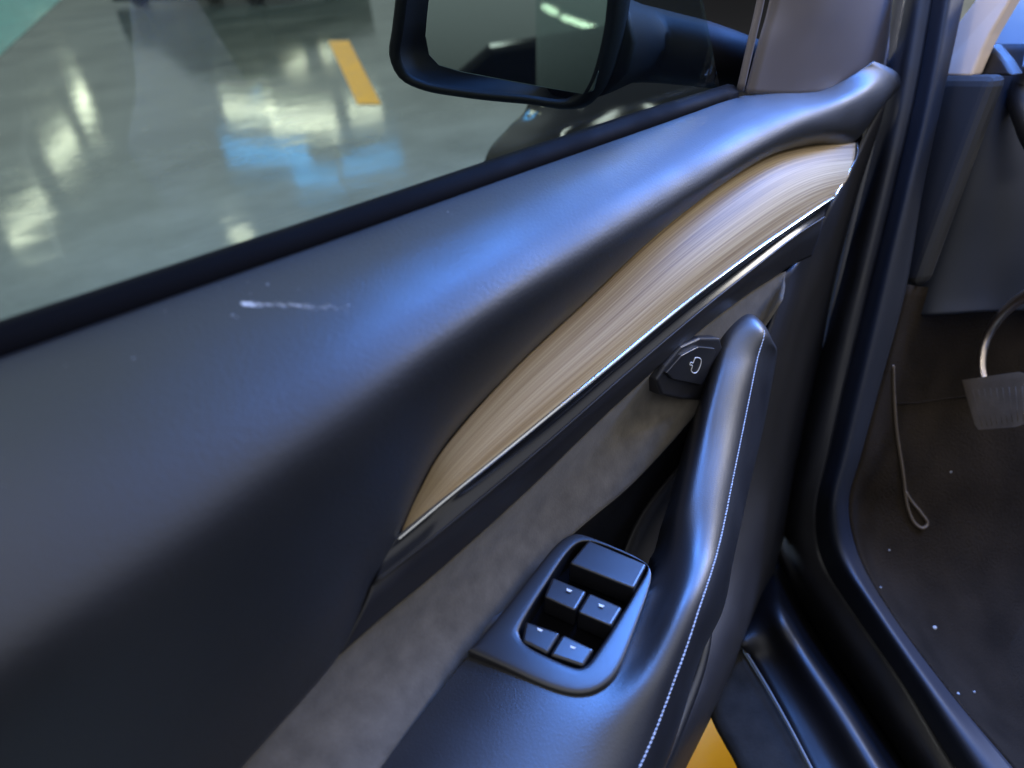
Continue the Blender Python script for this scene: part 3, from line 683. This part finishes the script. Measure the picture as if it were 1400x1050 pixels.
pc = (gz(155, 9, 0)+gz(395, 5, 0))/2; ax = gz(395, 5, 0)-gz(155, 9, 0); ln_ = np.linalg.norm(ax); ax /= ln_; sd = np.cross(Z, ax)
pk = empty('parked_car', pc+sd*.9, 'dark car parked far off at the top edge of the floor', 'car')
prof = [(-.5,.08),(-.5,.62),(-.46,.78),(-.28,.86),(-.14,1.28),(.12,1.40),(.30,1.22),(.44,.88),(.5,.74),(.5,.08)]
slab('body', [pc+ax*a*ln_+Z*b for a, b in prof], sd*1.8, M_PAINT, pk, .05)
for a in (-.33, .33):
    for s2 in (.0, 1.62):
        ring = [pc+ax*(a*ln_+.33*math.cos(t))+sd*(s2-.01)+Z*(.33+.33*math.sin(t)) for t in np.linspace(0, 2*math.pi, 28, endpoint=False)]
        slab('wheel', ring, sd*.2, M_RUBBER, pk, .02)

pq2 = mrefl(700, 60, 1.3)
pk2 = empty('parked_car', (-1.9, -1.9, 0), 'dark car shape added behind the camera to darken the door mirror', 'car')  # added car, placed to put a dark shape in the mirror
pc2 = np.array([-1.9, -2.3, 0]); ax2 = np.array([.85, -.52, 0]); sd2 = np.cross(Z, ax2)
slab('body', [pc2+ax2*a*4.3+Z*b-sd2*.9 for a, b in prof], sd2*1.8, M_PAINT, pk2, .05)
for a_ in (-.33, .33):
    for s2 in (-.91, .71):
        ring = [pc2+ax2*(a_*4.3+.33*math.cos(t))+sd2*s2+Z*(.33+.33*math.sin(t)) for t in np.linspace(0, 2*math.pi, 28, endpoint=False)]
        slab('wheel', ring, sd2*.2, M_RUBBER, pk2, .02)
# the car body goes on unseen behind the camera, added to block light: sill, pillar and rear door, and the driver's seat
def cl(a, b, z): q_ = M*a + FWD*b; return np.array([q_[0], q_[1], z])
gridmesh('rear_door', np.array([[cl(l, b, z) for l, z in ((.62,.22),(.56,.40),(.54,.70),(.57,.92),(.64,1.0),(.72,1.18),(.80,1.36))] for b in np.linspace(-2.2, -.32, 12)]), M_PAINT, car, .004)
gridmesh('middle_pillar', np.array([[cl(l, b, z) for l, z in ((.60,.22),(.55,.40),(.54,.70),(.57,.92),(.65,1.0),(.74,1.18),(.82,1.36))] for b in (-.30, -.24, -.18, -.13)]), M_DASH, car, .02)
pf = [(.30,.34),(.34,.46),(.24,.53),(0,.52),(-.22,.50),(-.26,.36)]
seat = slab('seat', [cl(.74, b, z) for b, z in pf], M*.54, M_LEATHER, car, .03)
pf = [(-.16,.46),(-.22,.75),(-.34,1.10),(-.40,1.14),(-.46,1.10),(-.38,.72),(-.30,.44)]
slab('backrest', [cl(.74, b, z) for b, z in pf], M*.54, M_LEATHER, seat, .03)
pf = [(-.37,1.15),(-.40,1.30),(-.45,1.33),(-.50,1.29),(-.46,1.15)]
slab('headrest', [cl(.88, b, z) for b, z in pf], M*.26, M_LEATHER, seat, .025)

sheet_ = [cl(.62, b, .10) for b in (-2.0, 1.25)] + [cl(2.0, b, .10) for b in (1.25, -2.0)]  # unseen far side of the cabin, added to darken the window's reflections
slab('cabin_floor', sheet_, (0, 0, -.03), M_CARPET, car, 0)
slab('passenger_door_panel', [cl(2.0, b, z) for b, z in ((-1.6,.22),(1.2,.22),(1.1,.95),(-1.6,.98))], M*.06, M_DASH, car, .01)
